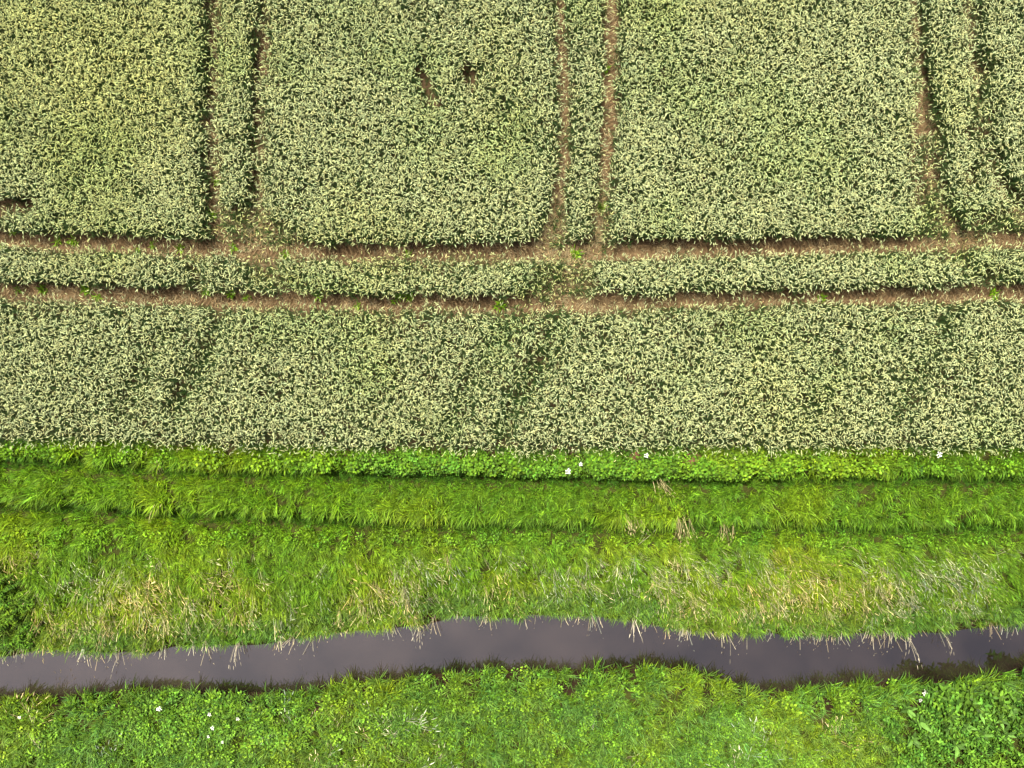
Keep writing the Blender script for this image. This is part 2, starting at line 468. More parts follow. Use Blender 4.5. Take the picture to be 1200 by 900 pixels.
ca = me.color_attributes.new('zone', 'FLOAT_COLOR', 'POINT'); ca.data.foreach_set('color', zone.ravel())
link('ground', me, kind='structure')

def track_strip(P, half, name, lugs=True, amp=1.0, dz=.012):
    a = np.array(P); seg = np.hypot(*np.diff(a, axis=0).T); s = np.concatenate([[0], np.cumsum(seg)])
    n = int(s[-1] / .032); t = np.linspace(0, s[-1], n)
    cx = np.interp(t, s, a[:, 0]); cy = np.interp(t, s, a[:, 1])
    keep = (np.abs(cx) < 23) & (np.abs(cy) < 19); cx, cy, t = cx[keep], cy[keep], t[keep]; n = len(t)
    tx, ty = np.gradient(cx), np.gradient(cy); q = np.hypot(tx, ty); tx /= q; ty /= q
    m = 19; w = np.linspace(-1, 1, m)
    hw = half * (1 + .18 * (N4(t, t * 0, 1.3) - .5))
    Xs = cx[:, None] - ty[:, None] * w * hw[:, None]; Ys = cy[:, None] + tx[:, None] * w * hw[:, None]
    Z = height(Xs, Ys) + dz
    ph = (t[:, None] + np.abs(w) * .16) / .15                       # chevron tread of a tractor tyre
    lug = np.clip(np.sin(ph * 2 * math.pi) * 2.2, -1, 1) * .045 * amp * (.35 + .65 * sstep(.25, .6, N2(Xs, Ys, 1.9)))
    Z = Z + lug * (np.abs(w) < .8) + .03 * (N3(Xs, Ys, .12, 2) - .5) - .06 * sstep(.8, 1.0, np.abs(w))
    v = np.stack([Xs, Ys, Z], -1).reshape(-1, 3); i = np.arange(n * m).reshape(n, m)
    f = np.stack([i[:-1, :-1], i[:-1, 1:], i[1:, 1:], i[1:, :-1]], -1).reshape(-1, 4)[:, ::-1]
    me = bpy.data.meshes.new(name); me.from_pydata(v.tolist(), [], f.tolist()); me.materials.append(M_track)
    me.polygons.foreach_set('use_smooth', np.ones(len(f), bool)); me.update()
    link(name, me, kind='structure')
track_strip(P_UP, .30, 'wheel_track', dz=.03)
track_strip(P_LO, .27, 'wheel_track', dz=.03)
for P, hwid in zip(PV, (.26, .24, .26, .28, .20, .20)): track_strip(P, hwid, 'wheel_track', amp=.6, dz=.026)

wx = np.concatenate([[-1200, -300, -80], np.arange(-24, 24.01, .3), [80, 300, 1200]])
tv = np.linspace(0, 1, 9)
Xw = np.repeat(wx[None, :], 9, 0); Yw = ytop(wx)[None, :] + .35 + (ybot(wx) - ytop(wx) - .7)[None, :] * tv[:, None]
v = np.stack([Xw, Yw, np.full_like(Xw, ZW)], -1).reshape(-1, 3); i = np.arange(v.shape[0]).reshape(9, -1)
f = np.stack([i[:-1, :-1], i[1:, :-1], i[1:, 1:], i[:-1, 1:]], -1).reshape(-1, 4)
me = bpy.data.meshes.new('water'); me.from_pydata(v.tolist(), [], f.tolist()); me.materials.append(M_water); me.update()
link('water', me, kind='structure')

# ------------------------------------------------------------------ wheat
def pts_in(x0, x1, y0, y1, dens):
    n = int((x1 - x0) * (y1 - y0) * dens)
    return rng.uniform(x0, x1, n), rng.uniform(y0, y1, n)
def ell(x, y, px, py, rx, ry):
    return np.hypot((x - WX(px)) / (rx / PXM), (y - WY(py)) / (ry / PXM))
def tri(n, base, sat=.1, val=.15):
    v = 1 + val * rng.normal(0, 1, n).clip(-2, 2); h = sat * rng.normal(0, 1, n).clip(-2, 2)
    return np.stack([base[0] * v * (1 + h), base[1] * v, base[2] * v * (1 - h)], 1)

XL, XR, YT, YB = -21.5, 21.5, 17.3, -17.3
x, y = pts_in(XL, XR, -2.4, YT, 160)
# drill rows: along X on the headland, along Y above it
rowp = .135
hl = y < up_y(x)
y = np.where(hl, (np.round(y / rowp) + rng.normal(0, .11, len(y)).clip(-.4, .4)) * rowp, y)
x = np.where(~hl, (np.round(x / rowp) + rng.normal(0, .30, len(y))) * rowp, x)
n = len(x)
du, dl = np.abs(y - up_y(x)), np.abs(y - lo_y(x))
dv = [pdist(x, y, P) for P in PV]; dv2 = [pdist(x, y, P) for P in PV2]
above = y > up_y(x)
edge = .16 * (N1(x, y, .35, 2) - .5) + .09 * (N4(x, y, 1.6, 2) - .5)
gap = np.minimum(du - .345, dl - .325)
for d, w in zip(dv, (.245, .225, .245, .26, .21, .21)): gap = np.where(above, np.minimum(gap, d - w), gap)
for d in dv2: gap = np.where(above, np.minimum(gap, d - .12), gap)
gap = gap + edge
# worn corners where the sprayer turned
worn = np.zeros(n)
def addworn(px, py, rx, ry, a):
    global worn
    worn = np.maximum(worn, a * sstep(1.15, .5, ell(x, y, px, py, rx, ry)))
for a in ((258, 225, 12, 30, .75), (262, 262, 22, 22, .65), (298, 265, 30, 26, .85), (325, 272, 28, 14, .7), (306, 225, 10, 26, .7), (345, 280, 26, 7, .6),
          (238, 318, 8, 22, .75), (312, 318, 24, 22, .72), (345, 330, 22, 10, .4), (650, 272, 18, 24, .95), (636, 288, 26, 10, .95), (652, 235, 9, 30, .8), (702, 255, 14, 40, .85), (690, 288, 24, 8, .9),
          (655, 330, 34, 24, .80), (625, 342, 30, 9, .7), (672, 312, 22, 12, .85), (690, 330, 12, 14, .6), (560, 312, 60, 6, .4), (470, 318, 50, 10, .35), (1095, 262, 26, 24, .6), (1075, 235, 10, 60, .55),
          (1120, 280, 40, 10, .6), (1110, 305, 18, 12, .6), (1140, 325, 26, 8, .5), (1088, 190, 8, 50, .5), (1160, 262, 36, 14, .5), (1128, 215, 10, 30, .4)):
    addworn(*a)
worn *= (.7 + .6 * N2(x, y, .4, 2))
# holes and thin places
hole = np.zeros(n)
HOLES = ((501, 112, 9.5, 18), (497, 92, 8, 8), (515, 128, 9, 7), (550, 96, 9.5, 18), (6, 246, 24, 14), (40, 243, 16, 11), (1148, 88, 12, 8), (775, 94, 5, 4), (1090, 80, 4, 9), (120, 243, 3, 3))
for px, py, rx, ry in HOLES:
    hole = np.maximum(hole, sstep(1.25, .8, ell(x, y, px, py, rx, ry) + .5 * (N3(x, y, .15) - .5)))
# faint old wheelings under the headland crop
old = np.zeros(n)
OLD = ((poly([(655, 378), (632, 430), (605, 470), (588, 505)]), .36, 1.15), (poly([(600, 375), (570, 420), (545, 470), (530, 500)]), .34, .65), (poly([(270, 378), (245, 425), (215, 480)]), .4, .85), (poly([(205, 390), (180, 430), (150, 480)]), .36, .55),
                (poly([(1100, 370), (1070, 420), (1040, 480)]), .42, .8), (poly([(1010, 400), (960, 450), (930, 490)]), .36, .3), (poly([(595, 130), (640, 180)]), .5, .35))
for P, w, a in OLD:
    old = np.maximum(old, a * np.exp(-(pdist(x, y, P) / w) ** 2))
thin = .25 * sstep(.55, .8, N4(x, y, 1.1, 3))
yend = field_end(x)
rows_low = hl & (y < yend + 1.2)
keep_p = np.where(gap < 0, 0, 1.0) * np.where(hl & (y < lo_y(x)), .86, 1) * (1 - worn.clip(0, .88)) * (1 - hole) * (1 - .55 * old - .6 * thin)
keep = (rng.random(n) < keep_p) & (y > yend + .02 + .06 * (N1(x, y, .3) - .5))
x, y, gap, worn, old, above, hl, yend = [a[keep] for a in (x, y, gap, worn, old, above, hl, yend)]
n = len(x)
# plants at a gap lean into it
ex = .05
def gapf(xx, yy):
    g = np.minimum(np.abs(yy - up_y(xx)) - .22, np.abs(yy - lo_y(xx)) - .2)
    ab = yy > up_y(xx)
    for P in PV:
        a = np.array(P)[::3]
        g = np.where(ab, np.minimum(g, np.abs(xx - vx_of(P)(yy)) - .16), g)
    return np.minimum(g, np.where(yy < lo_y(xx), yy - field_end(xx), 9))
gxr = gapf(x + ex, y) - gapf(x - ex, y); gyr = gapf(x, y + ex) - gapf(x, y - ex)
g0 = gapf(x, y)
edgef = np.exp(-(np.clip(g0, 0, 9) / .14) ** 2)
todir = np.arctan2(-gyr, -gxr)
dirn = np.where(rng.random(n) < edgef * .9, todir + rng.normal(0, .4, n), rng.uniform(0, 6.28, n))
tilt = np.abs(rng.normal(0, .10, n)) + edgef * rng.uniform(.0, .26, n) + worn * rng.uniform(.2, .9, n)
hs = (1.0 - .10 * old - .45 * worn - .10 * edgef * rng.random(n) + .06 * (N2(x, y, 2.2, 2) - .5) + rng.normal(0, .06, n)).clip(.4, 1.25)
hs *= np.where(old > .3, np.where(rng.random(n) < old * .8, .66, 1), 1)
wd = rng.uniform(.9, 1.15, n)
scl = np.stack([wd, wd, hs], 1)
patch = N3(x, y, 4.5, 3); tl = .45 * sstep(1.1, .3, ell(x, y, 60, 30, 330, 200))
grn = N1(x, y, 2.6, 3)
tint = tri(n, (1, 1, 1), .05, .12)
yel = (.9 * tl + .25 * sstep(.55, .8, patch) + .7 * worn)[:, None].clip(0, 1)
tint *= (1 - yel) * np.array([.97, 1.0, 1.06]) + yel * np.array([1.07, 1.05, .70])
gr = (.6 * sstep(.52, .75, grn) + .5 * old).clip(0, .8)[:, None]
tint *= (1 - gr) + gr * np.array([.80, .90, .72])
spin = rng.uniform(0, 6.28, n)
bx = [f(y) for f in VXF]
blk = np.where(above, sum((x > b).astype(int) for b in bx), np.where(y > lo_y(x), 7, 8))
names = [('wheat_crop', 'wide block of pale green wheat left of the leftmost pair of wheel tracks'),
         ('wheat_crop', 'narrow wheat strip between the leftmost pair of vertical wheel tracks'),
         ('wheat_crop', 'round-cornered middle wheat block with two dark holes in it'),
         ('wheat_crop', 'narrow wheat strip between the middle pair of vertical wheel tracks'),
         ('wheat_crop', 'square-cornered wheat block between the middle and right pairs of wheel tracks'),
         ('wheat_crop', 'curving wheat strip between the rightmost pair of wheel tracks'),
         ('wheat_crop', 'wheat in the upper right corner outside the rightmost curving track'),
         ('wheat_crop', 'long thin wheat strip between the two horizontal wheel tracks'),
         ('wheat_crop', 'broad headland band of wheat between lower horizontal track and grass verge')]
for b, (nm, lb) in enumerate(names):
    k = blk == b
    scatter(nm, ['wheat'], x[k], y[k], spin[k], dirn[k], tilt[k], scl[k], tint[k], lb, 'wheat', group='wheat blocks divided by the wheel tracks')

x, y = pts_in(XL, XR, -2.0, YT, 75); n = len(x)
hp = np.zeros(n)
for P, w, a in OLD: hp = np.maximum(hp, .9 * a * np.exp(-(pdist(x, y, P) / w) ** 2))
for px, py, rx, ry in HOLES: hp = np.maximum(hp, sstep(1.4, .9, ell(x, y, px, py, rx, ry)))  # shoots added in the holes to stand in for their deep shade
d = np.minimum(np.abs(np.abs(y - up_y(x)) - .36), np.abs(np.abs(y - lo_y(x)) - .34))
for P in PV: d = np.where(y > up_y(x), np.minimum(d, np.abs(pdist(x, y, P) - .24)), d)
pr = np.maximum(hp * 1.2, .6 * sstep(.12, .03, d) * sstep(.4, .65, N2(x, y, .9, 2)))
inr = sum((pdist(x, y, PV[k]) < .2).astype(int) for k in (0, 1, 4, 5)) > 0
pr = np.where(inr & (y > up_y(x)), np.maximum(pr, .45 * sstep(.52, .70, N4(x, y, .8, 2))), pr)
hs_ = np.ones(n)
for px, py, rx, ry in HOLES: hs_ = np.where(ell(x, y, px, py, rx, ry) < 1.1, .5, hs_)
k = rng.random(n) < pr; x, y, hs_ = x[k], y[k], hs_[k]; n = len(x)
scatter('wheat_tillers', ['tiller'], x, y, rng.uniform(0, 6.28, n), rng.uniform(0, 6.28, n), np.abs(rng.normal(0, .2, n)), rng.uniform(.6, 1.15, n) * hs_, tri(n, (1.1, 1.2, 1.0), .1, .2),
        'low dark green leafy shoots along track edges, and added in the wheat gaps to imitate shade', 'wheat')

# trampled straw on worn places and litter along the tracks
x, y = pts_in(XL, XR, 2.4, YT, 60); n = len(x)
worn = np.zeros(n)
for a in ((262, 255, 26, 40, .8), (302, 262, 36, 34, 1), (335, 275, 40, 14, .9), (238, 318, 10, 22, .8), (312, 318, 30, 24, .9), (650, 265, 24, 36, .9), (702, 255, 18, 44, .9), (655, 325, 50, 32, 1),
          (560, 312, 70, 9, .6), (470, 320, 60, 12, .5), (1095, 250, 36, 44, .8), (1120, 280, 50, 12, .8), (1125, 312, 40, 18, .7), (1160, 262, 40, 16, .6)):
    addworn(*a)
k = rng.random(n) < worn * .9
x, y = x[k], y[k]; n = len(x)
scatter('trampled_wheat', ['flat'], x, y, rng.uniform(0, 6.28, n), rng.uniform(0, 6.28, n), np.abs(rng.normal(0, .15, n)), rng.uniform(.8, 1.2, n), tri(n, (1, 1, .95), .08, .15),
        'flattened straw-coloured wheat on the worn corners where tracks meet', 'trampled wheat', .01)
x, y = pts_in(XL, XR, 2.4, YT, 90); n = len(x)
d = np.minimum(np.abs(y - up_y(x)), np.abs(y - lo_y(x)))
for P in PV: d = np.where(y > up_y(x), np.minimum(d, pdist(x, y, P)), d)
k = rng.random(n) < .42 * sstep(.5, .15, d) * (.3 + N1(x, y, .8, 2)) + .35 * sstep(1, .3, ell(x, y, 665, 300, 70, 50))
x, y = x[k], y[k]; n = len(x)
scatter('fallen_straw', ['litter'], x, y, rng.uniform(0, 6.28, n), x * 0, x * 0, rng.uniform(.7, 1.2, n), tri(n, (1, 1, 1), .06, .2),
        'scattered pale straw bits lying in the soil of the wheel tracks', 'straw', .035)

# ------------------------------------------------------------------ verge and banks
x, y = pts_in(XL, XR, YB, -1.7, 185); n = len(x)
yend = field_end(x); yt, yb = ytop(x), ybot(x)
d1 = np.abs(y - np.interp(x, [p[0] for p in RUT1], [p[1] for p in RUT1])); d2 = np.abs(y - np.interp(x, [p[0] for p in RUT2], [p[1] for p in RUT2]))
rut = np.maximum(np.exp(-(d1 / .22) ** 2), np.exp(-(d2 / .20) ** 2))
rut *= .7 + .5 * N1(x, y, 2.5)
up_side = (y < yend - .04) & (y > yt + .03)
lo_side = y < yb + .02
ypx = 450 - y * PXM; xpx = 600 + x * PXM
clump = N3(x, y, .33, 2)
keep = (up_side | lo_side) & (rng.random(n) < np.maximum(.24 + 1.1 * sstep(.28, .68, clump), .8 * rut))
x, y, yend, yt, yb, rut, up_side, lo_side, ypx, xpx, clump = [a[keep] for a in (x, y, yend, yt, yb, rut, up_side, lo_side, ypx, xpx, clump)]
n = len(x)
nA, nB, nC = N2(x, y, 1.3, 3), N4(x, y, 2.4, 3), N1(x, y, .6, 2)
depth = (yend - y)                                             # metres from the crop edge
herb_z = up_side & (y > np.interp(x, [p[0] for p in RUT1], [p[1] for p in RUT1]) + .1)
herb_p = sstep(300, 480, xpx) * sstep(1100, 800, xpx) * .5 + .10
turf_z = up_side & (ypx < 636)
bank_z = up_side & ~turf_z
dist_w = y - yt
kind = np.full(n, 'turf', dtype='<U6')
r = rng.random(n)
# band 1: herbs by the crop; long leaning grass on the left
kind[turf_z] = np.where(r[turf_z] < .45 + .3 * (nB[turf_z] - .5), 'long', 'turf')
kind[herb_z & (r < herb_p)] = 'herb'
lowt = turf_z & (ypx > 618)
kind[lowt] = np.where(r[lowt] < .10, 'herb', np.where(r[lowt] < .4, 'long', 'turf'))
# bank: dry grass patches, lush near the water
dryp = sstep(.40, .62, nA * .6 + nB * .4 + .10 * sstep(450, 700, xpx) * sstep(730, 700, ypx)) * sstep(628, 655, ypx) * sstep(.15, .9, dist_w)
dryp = np.maximum(dryp, .75 * sstep(1, .4, np.hypot((xpx - 180) / 190, (ypx - 680) / 45)) * (nC + .35))
kind[bank_z] = np.where(r[bank_z] < .24 * dryp[bank_z] * (.35 + 1.3 * rng.random(bank_z.sum()) * nC[bank_z]), 'dry', np.where(r[bank_z] < .62, 'long', 'turf'))
lz = bank_z & (dist_w < .95 + .5 * (nB - .5))
kind[lz & (rng.random(n) < .62)] = 'lush'
lb = bank_z & (np.hypot((xpx - 5) / 45, (ypx - 715) / 52) < .75 + .8 * (nC - .4))
kind[lb & (r < .55)] = 'nettle'
# lower bank
kind[lo_side] = np.where(r[lo_side] < .38, 'turf', np.where(r[lo_side] < .74, 'lush', np.where(r[lo_side] < .80, 'herb', 'long')))
dl = lo_side & (nA > .62) & (ypx > 830)
kind[dl & (rng.random(n) < .06)] = 'dry'
hr = lo_side & (np.hypot((xpx - 255) / 110, (ypx - 850) / 32) < 1)
kind[hr & (r < .22)] = 'herb'
nz = lo_side & (np.hypot((xpx - 1160) / 130, (ypx - 862) / 66) < .8 + 1.0 * (nC - .4))
kind[nz & (rng.random(n) < .75)] = 'nettle'
kind[(kind == 'nettle') & (rng.random(n) < .5)] = 'none'
# lean: verge to the lower left, bank stalks down to the lower right, lower bank loosely
dirn = rng.uniform(0, 6.28, n)
lean1 = np.radians(np.interp(xpx, [0, 350, 700, 1200], [212, 218, 235, 230]))
lean2 = np.radians(np.interp(xpx, [0, 250, 600, 1200], [-60, -55, -62, -55]))
dirn = np.where(turf_z, lean1 + rng.normal(0, .75, n), dirn)
dirn = np.where(bank_z, lean2 + rng.normal(0, .6, n), dirn)
dirn = np.where(lz, np.radians(-90) + rng.normal(0, .6, n), dirn)
dirn = np.where(lo_side, np.radians(60) + rng.normal(0, 1.1, n), dirn)
spin = np.where((kind == 'long') | (kind == 'dry'), dirn + rng.normal(0, .25, n), rng.uniform(0, 6.28, n))
tilt = np.where(kind == 'long', rng.uniform(.15, .6, n), np.where(kind == 'dry', rng.uniform(.4, .85, n), rng.uniform(0, .3, n)))
edge_low = lo_side & (yb - y < .35)
dirn = np.where(edge_low, np.radians(90) + rng.normal(0, .5, n), dirn)
scl = rng.uniform(.8, 1.2, n) * (.62 + .3 * nB + .55 * clump) * (1 - .45 * rut.clip(0, 1))
r1 = y - np.interp(x, [p[0] for p in RUT1], [p[1] for p in RUT1]); r2 = y - np.interp(x, [p[0] for p in RUT2], [p[1] for p in RUT2])
scl = scl * (1 + .35 * np.exp(-((r1 - .5) / .18) ** 2) + .35 * np.exp(-((r2 - .5) / .2) ** 2))
scl = np.where(kind == 'nettle', scl * np.where(lb, .8, 1.2), scl)
scl = np.where(edge_low, scl * np.where(xpx > 960, 1.5, 1.25), scl)
hz = np.where(up_side & ~bank_z, np.where(depth < .2, .75, 1), 1)
s3 = np.stack([scl, scl, scl * hz], 1)
tint = tri(n, (1, 1, 1), .10, .24)
yl = (sstep(.45, .72, nB) * .75)[:, None]
tint *= (1 - yl) * np.array([.86, .97, 1.05]) + yl * np.array([1.28, 1.10, .8])
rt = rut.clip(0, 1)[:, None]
tint *= 1 - rt * np.array([.52, .36, .2])  # darkens the grass in the ruts: their shade put into the colour
tint = np.where((turf_z & (xpx < 420))[:, None], tint * np.array([1.1, 1.08, .8]), tint)
bd = (bank_z * sstep(.3, .6, nA) * .6)[:, None]
tint = np.where((kind != 'dry')[:, None], tint * ((1 - bd) + bd * np.array([1.3, 1.08, 1.3])), tint)
tint = np.where(lo_side[:, None], tint * np.array([1.08, 1.05, 1.3]), tint)
tint = np.where(lb[:, None], tint * np.array([.72, .85, .9]), tint)
SP = {'turf': ('short_grass', 'grass', 'grass'), 'long': ('long_grass', 'grass', 'grass'), 'lush': ('lush_grass', 'grass', 'grass'), 'dry': ('dry_grass', 'dry grass', 'dry grass'),
      'herb': ('broad_leaf_herbs', 'herbs', 'herbs'), 'nettle': ('nettle_bed', 'nettles', 'nettles')}
LB = {('turf', 0): 'short green grass of the verge between wheat and upper ditch bank', ('turf', 1): 'short bright green grass on the lower bank below the ditch',
      ('long', 0): 'long green grass combed over on verge and upper ditch bank', ('long', 1): 'long green grass blades mixed into the lower bank below the ditch',
      ('lush', 0): 'lush arching grass fringing the upper water edge', ('lush', 1): 'lush broad-bladed grass on the lower bank below the ditch',
      ('dry', 0): 'tan dry grass lying in patches on the upper ditch bank', ('dry', 1): 'tan dry grass wisps along the bottom of the lower bank',
      ('herb', 0): 'round-leaved bright herbs along the wheat edge and verge', ('herb', 1): 'small leafy herbs scattered in the lower bank grass',
      ('nettle', 0): 'dark leafy nettles at the left end of the upper bank', ('nettle', 1): 'dense leafy nettle bed in the lower right corner'}
for (kd, side), lab in LB.items():
    k = (kind == kd) & (lo_side if side else up_side)
    nm, ct, _ = SP[kd]
    scatter(nm, [kd], x[k], y[k], spin[k], dirn[k], tilt[k], s3[k], tint[k], lab, ct)

# short grass in the two ruts, tint lowered to paint in the rut shade
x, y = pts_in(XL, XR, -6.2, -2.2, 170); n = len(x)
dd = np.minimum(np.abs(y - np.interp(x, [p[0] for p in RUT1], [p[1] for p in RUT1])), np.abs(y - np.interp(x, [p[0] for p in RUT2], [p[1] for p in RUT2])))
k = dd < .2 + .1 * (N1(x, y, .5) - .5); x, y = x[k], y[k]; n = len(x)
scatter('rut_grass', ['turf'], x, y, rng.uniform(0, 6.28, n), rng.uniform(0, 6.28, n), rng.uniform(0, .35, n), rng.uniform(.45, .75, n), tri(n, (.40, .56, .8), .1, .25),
        'short green grass growing in the two wheel ruts of the verge, darkened with painted shade', 'grass')

# bleached stalks hanging over the water from the upper bank
n = 330; x = rng.uniform(XL, XR, n); k = rng.random(n) < .25 + .9 * sstep(.45, .65, N2(x, x * 0, .9, 2)); x = x[k]; n = len(x)
y = ytop(x) + rng.uniform(.02, .4, n)
dr = np.radians(-90) + rng.normal(0, .35, n)
tn = tri(n, (1, .95, 1.15), .08, .15)
scatter('bleached_stalks', ['stalk'], x, y, dr, dr, rng.uniform(.3, .7, n), rng.uniform(.7, 1.15, n), tn, 'thin bleached stalks hanging over the water from the upper bank', 'dry stalks')
# shoots in the shallow edge of the lower bank, tinted dark to imitate plant reflections
n = 480; x = rng.uniform(XL, XR, n); k = rng.random(n) < .06 + sstep(.45, .62, N3(x, x * 0, .7, 3)); x = x[k]; n = len(x)
y = ybot(x) + rng.uniform(-.12, .22, n)
scatter('water_edge_shoots', ['turf', 'lush'], x, y, rng.uniform(0, 6.28, n), np.radians(90) + rng.normal(0, .4, n), rng.uniform(.0, .5, n), rng.uniform(.45, .85, n), tri(n, (.38, .27, .4), .1, .15),
        'dull green shoots in the shallows along the lower bank, darkened to imitate plant reflections', 'shoots', -.05)

# ------------------------------------------------------------------ single plants and mounds
def ground_at(px, py, z=0.0):
    for _ in range(4):
        X_, Y_ = float(WX(px, z)), float(WY(py, z)); z = float(height(X_, Y_))
    return X_, Y_, z
def weed_mesh(seed):
    random.seed(seed); b = MB()
    for k in range(34): b.strip((U(-.09, .09), U(-.07, .07), 0), U(0, 6.28), U(.12, .26), U(.02, .034), U(.3, .9), U(.4, 1.1), 4, 0)
    return b.mesh('weed_tuft', [M_weed])
WM = [weed_mesh(40 + i) for i in range(4)]
weeds = [(19, 269, 1.3, 'bright green weed tuft at the far left wheat corner above upper track'), (5, 291, 1.2, 'bright weed tuft on the left picture edge below the upper track'),
 (68, 284, 1.0, 'small weed tuft on the upper track, second from the left edge'), (88, 285, 1.25, 'larger weed tuft on the upper track beside a smaller one near the left'),
 (162, 295, .8, 'small weed tuft at the lower rim of the upper track left of three'), (180, 288, .85, 'weed tuft at the wheat edge of the upper track, between left corner and gap'),
 (212, 293, 1.0, 'weed tuft in the upper track just left of the thin gap in the strip'), (275, 290, 1.1, 'weed tuft in the upper track at the foot of the leftmost wheel tracks'),
 (335, 299, 1.1, 'weed tuft in the upper track right of the left worn corner'), (249, 252, 1.2, 'weed tuft in the worn foot of the leftmost vertical track'),
 (255, 213, 1.0, 'weed tuft midway up the worn leftmost vertical track'), (23, 340, .9, 'weed tuft nearest the left edge in the lower track'),
 (52, 339, 1.2, 'weed tuft at the upper rim of the lower track near the left'), (102, 339, 1.3, 'large weed tuft in the lower track below the left strip'),
 (115, 348, 1.0, 'weed tuft at the lower rim of the lower track near the left'), (243, 341, 1.15, 'dark green weed tuft below the thin gap in the wheat strip'),
 (271, 345, 1.2, 'weed tuft in the lower track under the small wheat island'), (290, 349, .8, 'small weed tuft right of the wheat island in the lower track'),
 (373, 347, 1.2, 'weed tuft in the lower track right of the left sparse strip'), (420, 359, .9, 'weed tuft at the lower rim of the lower track left of centre'),
 (462, 353, .8, 'small weed tuft beside two others in the lower track left of centre'), (468, 347, 1.1, 'left one of two neighbouring weed tufts under the middle strip'),
 (482, 347, 1.1, 'right one of two neighbouring weed tufts under the middle strip'), (478, 298, .9, 'weed tuft in the upper track below the middle wheat block'),
 (587, 359, 1.5, 'largest bright weed patch in the lower track near the picture centre'), (675, 297, 1.3, 'weed tuft in the upper track between the feet of the middle tracks'),
 (707, 243, 1.1, 'weed tuft inside the right one of the middle vertical tracks'), (711, 82, 1.0, 'weed tuft high up in the right one of the middle vertical tracks'),
 (962, 350, 1.1, 'weed tuft in the lower track right of centre'), (1162, 346, 1.3, 'weed tuft in the lower track near the right edge')]
for i, (px, py, s, lb) in enumerate(weeds):
    X_, Y_, z_ = ground_at(px, py)
    o = link('weed_tuft', WM[i % 4], label=lb, category='weed', group='weed tufts in the wheel tracks')
    o.location = (X_, Y_, z_ + .01); o.rotation_euler = (0, 0, U(0, 6.28)); o.scale = (s, s, s)

# white-flowered plants
def umbel():
    b = MB()
    for k in range(9):
        a = k * 2.4; r = .022 * math.sqrt(k)
        for q in range(5): b.strip((r * math.cos(a), r * math.sin(a), .01 * math.cos(r * 40)), q * 1.2566 + a, .02, .017, 1.35, .2, 2, 0, shape='oval')
    return b.mesh('flower_head', [M_white])
def fstem():
    b = MB(); b.tube([(0, 0, 0), (.01, 0, .28), (.0, .01, .56)], [.005, .004, .003], 4, 0)
    for k in range(4): b.strip((0, 0, .08 + .07 * k), k * 1.9, .13, .04, .8, .7, 4, 0, shape='oval')
    return b.mesh('stem', [M_flstem])
UM, FS = umbel(), fstem()
flowers = [(179, 835, 1.3, 'brightest white flower head on the lower bank left of centre'), (248, 855, 1.0, 'white flower head lowest of the cluster on the lower left bank'), (240, 844, .9, 'white flower head at the top of the lower left cluster'),
 (274, 846, .9, 'white flower head at the right of the lower left cluster'), (244, 862, .7, 'smallest white flower head under the lower left cluster'), (260, 870, .7, 'white flower head nearest the bottom on the lower left bank'), (15, 847, .8, 'white flower head at the left picture edge on the lower bank'),
 (1087, 811, 1.0, 'upper white flower head beside the nettle bed'), (1091, 819, 1.3, 'largest white flower head beside the nettle bed'), (1086, 824, 1.0, 'lower white flower head beside the nettle bed'),
 (757, 534, 1.2, 'white flower head by the molehill at the wheat edge'), (682, 543, 1.0, 'white flower head in the herb strip right of centre'), (666, 551, 1.5, 'broad white flower head at the lower rim of the herb strip'), (1100, 534, 1.6, 'lone white flower head near the wheat edge at the right')]
for px, py, s, lb in flowers:
    X_, Y_, z_ = ground_at(px, py)
    X_ *= (H - .56) / H; Y_ *= (H - .56) / H
    r = bpy.data.objects.new('white_flower', None); COL.objects.link(r); r.empty_display_size = .1
    r.location = (X_, Y_, float(height(X_, Y_))); r['label'] = lb; r['category'] = 'flower'; r['group'] = 'white flowers on verge and bank'
    r.rotation_euler = (U(-.1, .1), U(-.1, .1), U(0, 6.28))
    link('stem', FS, r); h_ = link('flower_head', UM, r); h_.location = (0, .01, .56); h_.scale = (s, s, s)

# docks with single leaves
def dock_leaf(seed):
    random.seed(seed); b = MB(); L = U(.26, .36); W = U(.085, .12); az = 0; seg = 7; x = z = 0; t0 = U(.55, .8); bd = U(.7, 1.1)
    for i in range(seg + 1):
        t = i / seg; w = max(.004, W * (math.sin(math.pi * min(1, .05 + .95 * t) ** .75))) * .5 * (1 + .10 * math.sin(i * 2.6 + seed)); tt = t0 + bd * t
        b.v += [(x, -w, z + .35 * w), (x, 0, z), (x, w, z + .35 * w)]
        x += math.sin(tt) * L / seg; z += math.cos(tt) * L / seg
    for i in range(seg):
        q = 3 * i
        b.f += [(q, q + 1, q + 4, q + 3), (q + 1, q + 2, q + 5, q + 4)]; b.m += [0, 0]
    return b.mesh('leaf', [M_dock])
DL = [dock_leaf(i) for i in range(5)]
random.seed(77)
_b = MB(); _b.tube([(0, 0, 0), (.01, 0, .3), (0, .01, .6)], [.012, .010, .005], 5, 0); DS = _b.mesh('stem', [M_flstem])
docks = [(1052, 822), (1068, 838), (1078, 852), (1100, 845), (1098, 830), (1118, 822), (1122, 842), (1136, 828), (1150, 815), (1160, 835), (1172, 822), (1182, 812), (1192, 830), (1140, 852), (1168, 852), (1190, 850), (1110, 865), (1060, 858)]
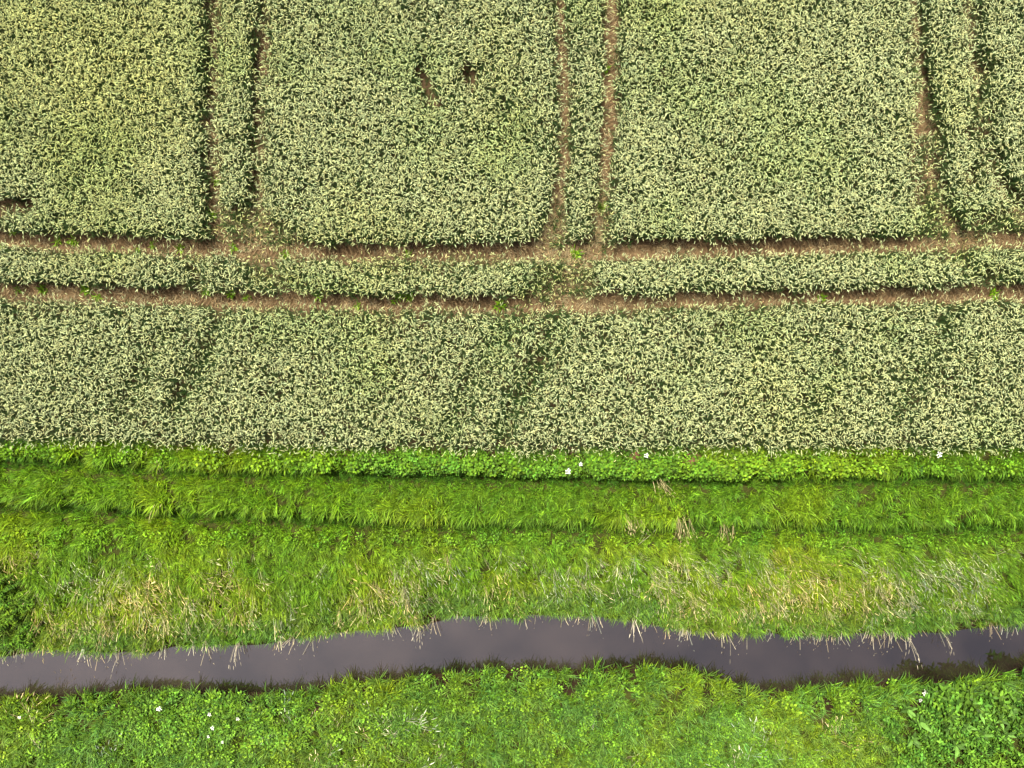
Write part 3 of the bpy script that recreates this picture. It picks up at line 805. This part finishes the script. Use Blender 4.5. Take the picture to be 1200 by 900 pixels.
for i, (px, py) in enumerate(docks):
    X_, Y_, z_ = ground_at(px, py)
    r = bpy.data.objects.new('dock_plant', None); COL.objects.link(r); r.location = (X_, Y_, z_); r.rotation_euler = (0, 0, U(0, 6.28))
    r['label'] = 'broad-leaved dock plant among the nettles by the lower right water edge'; r['category'] = 'dock plant'; r['group'] = 'dock plants in the lower right corner'
    link('stem', DS, r)
    for k in range(8):
        o = link('leaf', DL[(i + k) % 5], r); s = U(.9, 1.35); o.rotation_euler = (0, U(-.2, .25), k * 2.4 + U(-.3, .3)); o.location = (0, 0, .30 + .035 * k); o.scale = (s, s, s)

# molehills at the crop edge
def mound(seed):
    nr, na = 9, 22; v = [(0, 0, .14)]; f = []
    ns = Noise(seed)
    for i in range(1, nr + 1):
        for a in range(na):
            an = 2 * math.pi * a / na; r = i / nr * .26 * (1 + .3 * (float(ns(math.cos(an) * 2 + 5, math.sin(an) * 2 + 5, 1)) - .5))
            px_, py_ = r * math.cos(an), r * math.sin(an)
            v.append((px_, py_, .14 * math.cos(i / nr * math.pi / 2) ** 1.2 + .05 * (float(ns(px_ + 9, py_ + 9, .06, 2)) - .5) - (.03 if i == nr else 0)))
    for a in range(na): f.append((0, 1 + a, 1 + (a + 1) % na))
    for i in range(nr - 1):
        for a in range(na):
            q = 1 + i * na; f.append((q + a, q + na + a, q + na + (a + 1) % na, q + (a + 1) % na))
    me = bpy.data.meshes.new('molehill'); me.from_pydata(v, [], f); me.materials.append(M_mole); me.polygons.foreach_set('use_smooth', np.ones(len(f), bool)); me.update(); return me
for i, (px, py, s, lb) in enumerate([(745, 533, 1.0, 'red-brown earth mound at the wheat edge beside a white flower'), (812, 541, 1.3, 'larger red-brown earth mound with dry grass right of centre on verge')]):
    X_, Y_, z_ = ground_at(px, py); o = link('molehill', mound(60 + i), label=lb, category='molehill', group='molehills at the crop edge'); o.location = (X_, Y_, z_ + .12); o.scale = (s, s, s)

# single bleached stalks and clumps that stand out
def stalk_mesh(seed, nst, spread, L, foot=.05, wid=.011, mat=None):
    random.seed(seed); b = MB()
    for k in range(nst):
        az = -math.pi / 2 + U(-spread, spread)
        e = b.strip((U(-foot, foot), U(-foot * .7, foot * .7), 0), az, L * U(.6, 1.15), wid, U(.4, .9), U(.4, .9), 7, 0, shape='c')
        b.strip(e, az, L * .2, .015, 1.45, .3, 4, 0, shape='oval')
    return b.mesh('dry_stalk', [mat or M_stalk])
for j, (px, py, nst, L, spread, lb) in enumerate([(279, 752, 9, .75, .25, 'thick clump of bleached stalks reaching over the water on the left'), (141, 768, 1, .85, .3, 'single long curved stalk over the water near the left end'),
     (853, 738, 1, .95, .25, 'single long bleached stalk over the water right of centre'), (1060, 742, 6, .85, .3, 'fan of bleached stalks over the water at the right'), (1105, 740, 4, .7, .3, 'curled pale stalks hanging over the water near the right end'),
     (492, 728, 6, .7, .35, 'bleached stalk clump hanging over water below the dry bank'), (742, 722, 7, .75, .35, 'spread of pinkish bleached stalks over the water right of centre')]):
    X_, Y_, z_ = ground_at(px, py); o = link('dry_stalk', stalk_mesh(90 + j, nst, spread, L), label=lb, category='dry stalk', group='bleached stalks over the water'); o.location = (X_, Y_, z_ + .05)
for j, (px, py, nst, L, rz, lb) in enumerate([(177, 612, 2, .7, 2.7, 'pale dead stalk standing alone on the verge at the left'), (193, 552, 5, .5, 3.0, 'pale tuft of dead stalks in the upper rut at the left'), (797, 608, 12, .6, 0, 'tan tuft of dead grass hanging into the lower rut'), (740, 604, 9, .5, .2, 'smaller tan tuft of dead grass left of a larger one at lower rut'),
     (770, 562, 9, .5, .4, 'tan dead grass tuft in the upper rut near the earth mounds'), (850, 612, 7, .5, -.2, 'thin tan grass tuft at the lower rut right of the larger tuft')]):
    X_, Y_, z_ = ground_at(px, py); o = link('dead_grass_tuft', stalk_mesh(120 + j, nst * 2 if nst > 4 else nst, .4, L, .26 if nst > 4 else .05, .008, M_tan), label=lb, category='dead grass', group='dead grass tufts on the verge'); o.location = (X_, Y_, z_ + .15); o.rotation_euler = (0, 0, rz)
